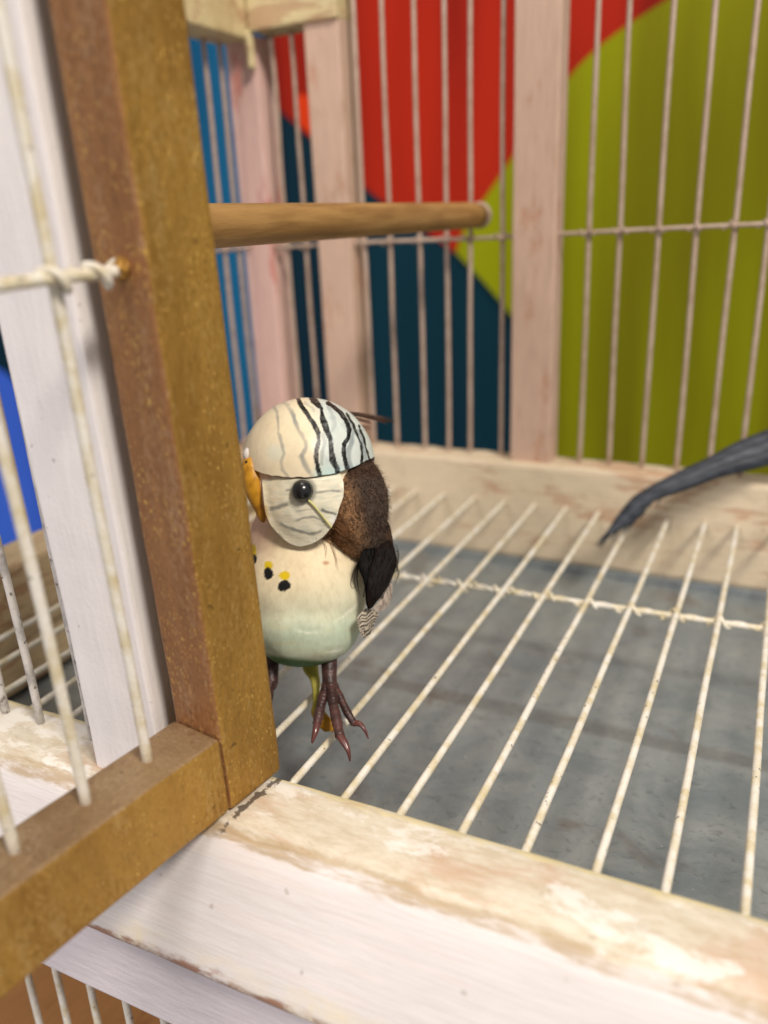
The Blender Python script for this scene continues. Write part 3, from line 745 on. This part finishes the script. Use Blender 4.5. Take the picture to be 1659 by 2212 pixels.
def surf(px, py, off=.3):
    d = ray(px, py).normalized(); best = None
    for t_ in TREES:
        h = t_.ray_cast(EYE, d)
        if h[0] is not None and (best is None or h[3] < best): best = h[3]
    return EYE + d * (best - off * .001) if best else P(px, py, 4.)
# long tan barbs swept from the cheek edge down over the throat
parts = []
def A3(x, y): return 685.8 + x * .16124, 1069.8 + y * .16124
def on_body(px, py, off=.3):
    w_ = 8.
    for _ in range(8):
        s = (D0 - w_ * .001) / F * 1000; u, v = (px - HX) * s, (HY - py) * s
        a = 1 - ((u - BC[0]) / BR[0]) ** 2 - ((v - BC[1]) / BR[1]) ** 2; b = 1 - ((u - HC[0]) / HR[0]) ** 2 - ((v - HC[1]) / HR[1]) ** 2
        w_ = max(BC[2] + BR[2] * math.sqrt(max(.03, a)), HC[2] + HR[2] * math.sqrt(max(.03, b))) + off
    return P(px, py, w_)
for i in range(110):
    t = random.random(); s0 = (40 + 250 * t + random.uniform(-20, 20), 560 - 320 * t + random.uniform(-10, 30))
    e0 = (560 + random.uniform(-170, 100) * (1 - .2 * t), 840 - 120 * t + random.uniform(-90, 60)); k = random.uniform(.35, 1.)
    if random.random() < .3: e0 = (s0[0] + random.uniform(120, 330), s0[1] + random.uniform(120, 300))
    pts = []
    for s in range(7):
        q_ = s / 6 * k; x = s0[0] + (e0[0] - s0[0]) * q_ + 26 * math.sin(q_ * 3.1) * random.uniform(.7, 1.); y = s0[1] + (e0[1] - s0[1]) * q_ + 30 * q_ * q_ - 12 * math.sin(q_ * 3.1)
        a = A3(x, y); pts.append(surf(a[0], a[1], .15 + .25 * random.random()))
    parts.append(strand(pts, random.uniform(.00005, .00009)))
for s0, e0 in (((60, 600), (105, 850)), ((180, 620), (270, 1000)), ((165, 640), (240, 960)), ((-60, 560), (-110, 640)), ((-20, 560), (-60, 720)), ((95, 640), (110, 800)), ((-170, 560), (-260, 640)), ((-110, 560), (-180, 600)), ((190, 700), (250, 980))):
    pts = []
    for s in range(8):
        q_ = s / 7; x = s0[0] + (e0[0] - s0[0]) * q_ + 22 * math.sin(q_ * 3.); y = s0[1] + (e0[1] - s0[1]) * q_
        pts.append(surf(*A3(x, y), .35))
    parts.append(strand(pts, .00007))
v, f = joinm(parts); o = obj('throat_barbs', mesh('throat_barbs', v, f), plain('tan_barbs', lin((150, 104, 64)), .6, 0, None, .5), bird); o['kind'] = 'stuff'
# plume sticking out behind the cap
parts = []
for i in range(54):
    g = (0, 0, 1, 2)[i % 4]; y0 = (215, 265, 345)[g] + random.uniform(-14, 22); x0 = (1000, 1080, 1150)[g]; x1 = (1560, 1340, 1330)[g] - random.uniform(0, 120); y1 = y0 + (95, 45, 35)[g] * random.uniform(.6, 1.1)
    pts = [P(*D7(x0 + (x1 - x0) * s / 6, y0 + (y1 - y0) * (s / 6) ** 1.7), -6 - 2 * s / 6 + random.uniform(-.1, .1)) for s in range(7)]
    parts.append(strand(pts, .00015, .00005))
v, f = joinm(parts); obj('plume', mesh('plume', v, f), plain('brown_plume', lin((92, 62, 46)), .5, 0, None, .4), bird)

# wing: overlapping dark feathers, grey down and a barred feather
def pad(name, outline, conv, w0, slope, bulge, thick, mat, fn=None, x_ref=None, rings=8, ns=90, rough=.0):
    O = [(p.x, p.y) for p in catmull([(x, y, 0) for x, y in outline + outline[:1]], 8)][:-1]; N = len(O)
    cx = sum(p[0] for p in O) / N; cy = sum(p[1] for p in O) / N; vs = []; fs = []; xr = cx if x_ref is None else x_ref
    for side in (1, -1):
        for j in range(rings + 1):
            t = j / rings
            for i in range(ns):
                k = i * N / ns; a = O[int(k) % N]; b = O[(int(k) + 1) % N]; ft = k - int(k)
                x = cx + (a[0] + (b[0] - a[0]) * ft - cx) * t; y = cy + (a[1] + (b[1] - a[1]) * ft - cy) * t
                px, py = conv(x, y); e = bulge * (1 - t * t) if side > 0 else -thick * (1 - t ** 4)
                vs.append(P(px, py, w0 - slope * (x - xr) + e + rough * mnoise.noise(Vector((x * .03, y * .02, side)))))
    half = (rings + 1) * ns
    for h in (0, half):
        for j in range(rings):
            for i in range(ns):
                a0 = h + j * ns + i; a1 = h + j * ns + (i + 1) % ns
                fs.append((a0, a0 + ns, a1 + ns, a1) if h == 0 else (a0, a1, a1 + ns, a0 + ns))
    m = mesh(name, vs, fs)
    if fn: paint(m, fn)
    return obj(name, m, mat, bird)
def dark_paint(c1, c2, k=500):
    def fn(p):
        return mixc(c1, c2, sm(-.1, .5, nz((p.x, p.y, p.z * .35), k) + .4 * nz(p, 1600)))
    return fn
m_feather = painted('dark_feather', .9, 900, (1, 1, .25), .3, .06)
pad('wing_feather', [(880, 280), (960, 380), (1005, 560), (1030, 740), (1050, 840), (1000, 900), (900, 860), (860, 700), (860, 450)], A3, 2., .018, 3., 2., m_feather, dark_paint(lin((74, 56, 45)), lin((34, 25, 22))), 860)
pad('wing_feather', [(620, 720), (556, 880), (560, 1000), (612, 1140), (640, 1300), (648, 1430), (690, 1525), (780, 1420), (830, 1100), (860, 850), (780, 720)], A3, 13., .022, 1.0, .8, m_feather, dark_paint(lin((9, 8, 8)), lin((16, 13, 12))), 560)
pad('wing_feather', [(790, 720), (880, 640), (970, 600), (1035, 720), (1060, 860), (1055, 960), (1010, 1080), (940, 1220), (850, 1350), (770, 1460), (715, 1515), (676, 1450), (668, 1250), (705, 1040), (752, 860)], A3, 13., .026, 1.6, 1., m_feather, dark_paint(lin((34, 24, 21)), lin((14, 11, 11))), 660)
pad('down_tuft', [(950, 1190), (1000, 1180), (1003, 1300), (985, 1400), (930, 1500), (830, 1565), (745, 1520), (800, 1440), (860, 1350)], A3, 6., .024, 1.6, 2., painted('grey_down', .9, 700, (1, 1, .3), .3, .1), dark_paint(lin((190, 176, 164)), lin((140, 124, 114)), 800), 760, rough=.35)
def barred(p):
    x, y, d = proj(p); cx, cy = (x - 685.8) / .16124, (y - 1069.8) / .16124
    s = math.sin((cy + .55 * (cx - 650) + 26 * nz(p, 420) + 14 * math.sin(cx * .045)) * 2 * math.pi / 44)
    return mixc(lin((190, 178, 160)), lin((44, 38, 36)), sm(-.1, .45, s + .3 * nz(p, 1500)))
pad('barred_feather', [(515, 1645), (560, 1585), (620, 1535), (690, 1515), (815, 1580), (770, 1690), (750, 1770), (700, 1870), (610, 1905), (560, 1800)], A3, 11., .026, 1.4, 1., painted('barred_down', .8, 900, (1, 1, 1), .15, .2), barred, 560, rough=.25)
parts = []
for L in ([(560, 880), (500, 980), (455, 1120), (450, 1210), (480, 1245), (500, 1225)], [(550, 890), (515, 1000), (495, 1120), (505, 1220), (530, 1290)], [(555, 900), (530, 1020), (530, 1150), (550, 1270), (572, 1340)], [(560, 920), (540, 1020), (535, 1120), (548, 1230)],
          [(640, 1230), (625, 1310), (615, 1360), (630, 1350), (640, 1290)], [(655, 1420), (645, 1480)], [(555, 880), (600, 890), (612, 920), (600, 945), (585, 940)]):
    parts.append(strand(catmull([surf(*A3(*a), .5) for a in L], 5), .00013, .00004, 4))
for i in range(26):
    x0 = random.uniform(1030, 1055); y0 = random.uniform(640, 1000); L = [(x0, y0), (x0 + random.uniform(15, 50), y0 + 60), (x0 + random.uniform(0, 50), y0 + 150), (x0 - random.uniform(0, 30), y0 + 230)]
    parts.append(strand(catmull([P(*A3(*a), 1.) for a in L], 4), .00006, .00003))
for i in range(60):
    x0 = random.uniform(915, 940) ; y0 = random.uniform(-100, 330); parts.append(strand(catmull([P(*A3(x0 - 20, y0), -3), P(*A3(x0 + 8, y0 - 10), -3), P(*A3(x0 + random.uniform(10, 40), y0 + random.uniform(-30, 30)), -3)], 3), .00005, .00002))
for o_ in bird.children:
    if o_.name.startswith(('wing_feather', 'down_tuft', 'barred')):
        TREES.append(BVHTree.FromPolygons([v_.co.copy() for v_ in o_.data.vertices], [tuple(p_.vertices) for p_ in o_.data.polygons]))
for i in range(420):
    x0 = random.uniform(590, 1040); y0 = random.uniform(640, 1330)
    if abs((x0 - 820) / 230) + max(0, (y0 - 1000) / 420) > 1.05: continue
    a_ = random.uniform(-.35, .15) - .0007 * (x0 - 750); L0 = random.uniform(60, 190); cv = random.uniform(-30, 30)
    L = [(x0 + math.sin(a_) * L0 * t_ + cv * t_ * t_, y0 + L0 * t_) for t_ in (0, .35, .7, 1.)]
    parts.append(strand(catmull([surf(*A3(*q_), .12 + .25 * j_ / 3) for j_, q_ in enumerate(L)], 3), .00007, .00003))
v, f = joinm(parts); o = obj('wing_barbs', mesh('wing_barbs', v, f), plain('black_barbs', lin((26, 20, 18)), .6, 0, None, .3), bird); o['kind'] = 'stuff'

# legs with scaly toes and curved claws
def A8(x, y): return 630.9 + x * .12403, 1399 + y * .12403
m_leg = (lambda n: (n.bump(n.math('ADD', n.noise((1, 1, 1), 700, 4), n.math('MULTIPLY', n.noise((.2, .2, 3), 600, 2), 1.)), .0005, .5), n.out(n.mix(n.ramp(n.noise((.4, .4, 2.2), 380, 3), .35, .65), lin((84, 54, 50)), lin((52, 32, 31))), .42, 0, .5))[1])(NT('dark_scaly_skin'))
m_claw = plain('glossy_claw', lin((104, 62, 58)), .22, 0, None, .3, .6)
def toe(path, r, n_toe, leg, dx=0):
    pts = catmull(path[:n_toe], 14); k = len(pts)
    rr = [r * (1 + .032 * math.sin(i * 2 * math.pi / 4.0) + .05 * math.sin(i * .35)) * (1.0 - .12 * i / k) for i in range(k)]; rr[-1] *= .75
    v, f = tube(pts, rr, 14); t = obj('toe', mesh('toe', v, f), m_leg, leg)
    c = catmull([pts[-3]] + path[n_toe:], 8); kk = len(c)
    v2, f2 = tube(c, [r * .78 * (1 - .86 * (i / (kk - 1)) ** 1.3) for i in range(kk)], 12)
    b = obj('claw', mesh('claw', v2, f2), m_claw, leg)
def make_leg(shift, dz=0., flip=1):
    def Q(x, y, dep): a = A8(650 + (x - 650) * flip, y); return at(a[0] + shift[0], a[1] + shift[1], dep + dz)
    path = [Q(640, 150, .2450), Q(648, 330, .2435), Q(650, 480, .2425), Q(655, 640, .2415), Q(665, 740, .2405)]
    v, f = tube(catmull(path, 8), interp([.0025, .00235, .0022, .0022, .0016], 8), 18)
    leg = obj('leg', mesh('leg', v, f), m_leg, bird)
    if flip > 0: toe([Q(610, 640, .2415), Q(570, 760, .2400), Q(520, 950, .2375), Q(465, 1180, .2345), Q(435, 1330, .2325), Q(405, 1460, .2310), Q(365, 1600, .2300), Q(350, 1665, .2300)], .00150, 5, leg)
    toe([Q(660, 640, .2410), Q(690, 800, .2385), Q(715, 960, .2360), Q(775, 1260, .2310), Q(835, 1560, .2265), Q(925, 1680, .2255), Q(985, 1820, .2245), Q(1010, 1980, .2245)], .00160, 5, leg)
    toe([Q(720, 640, .2420), Q(780, 760, .2405), Q(860, 920, .2385), Q(975, 1150, .2360), Q(1085, 1330, .2345), Q(1180, 1330, .2335), Q(1270, 1440, .2325), Q(1330, 1590, .2325)], .00128, 5, leg)
    return leg
make_leg((0, 0)); make_leg((-126, -4), .004, -1)
# curled yellow tail strip behind the leg
st = [((300, 200), 150, .2520), ((330, 400), 130, .2500), ((400, 560), 85, .2480), ((420, 760), 62, .2465), ((430, 950), 70, .2440), ((460, 1120), 130, .2415), ((560, 1280), 170, .2395), ((620, 1400), 120, .2390), ((640, 1460), 60, .2388)]
C = catmull([(a[0], a[1], dp * 1e4) for a, h, dp in st], 8); Hh = interp([h for a, h, dp in st], 8); vs = []; fs = []
for c, h in zip(C, Hh):
    for s in range(-3, 4):
        a = A8(c.x + h * s / 3, c.y + (10 if abs(s) == 3 else 0)); vs.append(at(a[0], a[1], c.z * 1e-4 + .0006 * (s / 3) ** 2))
for i in range(len(C) - 1):
    for s in range(6): a0 = i * 7 + s; fs.append((a0, a0 + 7, a0 + 8, a0 + 1))
ts = mesh('tail_strip', vs, fs)
paint(ts, lambda p: mixc(lin((196, 186, 84)), lin((200, 142, 28)), sm(1515, 1560, proj(p)[1] + 10 * nz(p, 600))))
o = obj('tail_strip', ts, painted('yellow_tail_strip', .5, 800, (1, 1, .4), .2), bird); s = o.modifiers.new('t', 'SOLIDIFY'); s.thickness = .0004

# ================================================================ second bird, only its tail in view
def A2(x, y): return 1261.8 + x * .23942, 877.8 + y * .23942
tip = onz(*A2(190, 1150), .004); td = proj(tip)[2]
bird2 = thing('bird', 'second bird of which only the long slate grey tail shows above the back floor', 'bird', (.055, .33, 0))
up_e = [(190, 1165), (330, 960), (480, 800), (800, 620), (1100, 480), (1400, 320), (1659, 215), (1900, 110)]
lo_e = [(200, 1178), (400, 1075), (500, 985), (620, 855), (900, 755), (1200, 645), (1500, 570), (1750, 500)]
m_slate = painted('slate_feather', .5, 700, (.4, 1, 1), .2, .3)
U_ = catmull([(a[0], a[1], 0) for a in up_e], 6); L_ = catmull([(a[0], a[1], 0) for a in lo_e], 6)
for kf, (f0, f1, shorten) in enumerate(((.0, .50, 0), (.28, .80, 1), (.55, 1.0, 3))):
    vs = []; fs = []; n_ = len(U_); NS = 6; idx = list(range(shorten, n_))
    for jj, i in enumerate(idx):
        t = i / (n_ - 1); dep = td + (.350 - td) * t - .0008 * kf
        nar = min(1, .35 + jj / 6.)
        for s in range(NS + 1):
            q_ = f0 + (f1 - f0) * (.5 + (s / NS - .5) * nar); c = U_[i].lerp(L_[i], q_); px, py = A2(c.x, c.y)
            vs.append(at(px, py, dep - .0018 * math.sin(math.pi * s / NS)))
    for i in range(len(idx) - 1):
        for s in range(NS): a0 = i * (NS + 1) + s; fs.append((a0, a0 + NS + 1, a0 + NS + 2, a0 + 1))
    m = mesh('tail_feather', vs, fs); cA, cB = (lin((60, 65, 74)), lin((40, 44, 52))) if kf != 1 else (lin((78, 82, 90)), lin((54, 58, 66)))
    paint(m, lambda p: mixc(cA, cB, sm(-.3, .4, nz((p.x * .3, p.y, p.z), 600)))); o = obj('tail_feather', m, m_slate, bird2)
    s = o.modifiers.new('t', 'SOLIDIFY'); s.thickness = .0006
parts = []
for i in range(150):
    t = random.uniform(0, .5); k = t * (len(U_) - 1); c = U_[int(k)].lerp(L_[int(k)], random.uniform(.1, 1.05)); dep = td + (.350 - td) * t - .001
    e = (c.x - random.uniform(40, 110), c.y + random.uniform(50, 130)); parts.append(strand([at(*A2(c.x, c.y), dep), at(*A2((c.x + e[0]) / 2, (c.y + e[1]) / 2), dep), at(*A2(*e), dep)], .00028, .00006))
v, f = joinm(parts); o = obj('tail_barbs', mesh('tail_barbs', v, f), plain('slate_barbs', lin((50, 56, 66)), .6), bird2); o['kind'] = 'stuff'
E0 = at(*A2(1800, 310), .347)
def ellw(c, r, ry=0., rx=0.):
    R_ = Matrix.Rotation(ry, 3, 'Y'); vs, fs = ball(Vector((0, 0, 0)), 1.)
    return [Vector(c) + R_ @ Vector((v.x * r[0], v.y * r[1], v.z * r[2])) for v in vs], fs
bc = E0 + Vector((.034, .004, .018))
parts = [ellw(bc, (.030, .017, .018), -.6), ellw(bc + Vector((.022, 0, .026)), (.0155, .0145, .0150)), ellw(bc + Vector((.013, 0, .014)), (.016, .0145, .018), -.5), ellw(bc + Vector((-.024, -.002, -.012)), (.018, .009, .009), -.5)]
b2 = remesh(parts, .0011, 6, 'body'); paint(b2, lambda p: mixc(lin((70, 84, 96)), lin((96, 128, 62)), sm(bc.x - .01, bc.x + .02, p.x + .006 * nz(p, 200))))
obj('body', b2, painted('slate_green_body', .6, 500), bird2)
hc = bc + Vector((.022, 0, .026))
v, f = tube(catmull([hc + Vector((.012, 0, .002)), hc + Vector((.018, 0, -.001)), hc + Vector((.020, 0, -.006))], 6), interp([.0045, .003, .0006], 6), 12); obj('beak', mesh('beak', v, f), plain('beak_gold', lin((206, 150, 44)), .4), bird2)
for s in (-1, 1):
    v, f = ball(hc + Vector((.007, s * .0128, .003)), .0024, 12); obj('eye', mesh('eye', v, f), plain('bead_black', (.01, .01, .01, 1), .15), bird2)
    lp = bc + Vector((.004, s * .006, -.012)); ft = Vector((lp.x + .004, lp.y, .0026))
    v, f = joinm([tube([lp, ft], [.003, .0019], 10)] + [tube([ft, ft + Vector((.014 * math.cos(a), .014 * math.sin(a), -.0012))], [.0017, .0008], 8) for a in (-.5, 0, .5, 3.1)])
    obj('leg', mesh('leg', v, f), m_leg, bird2)
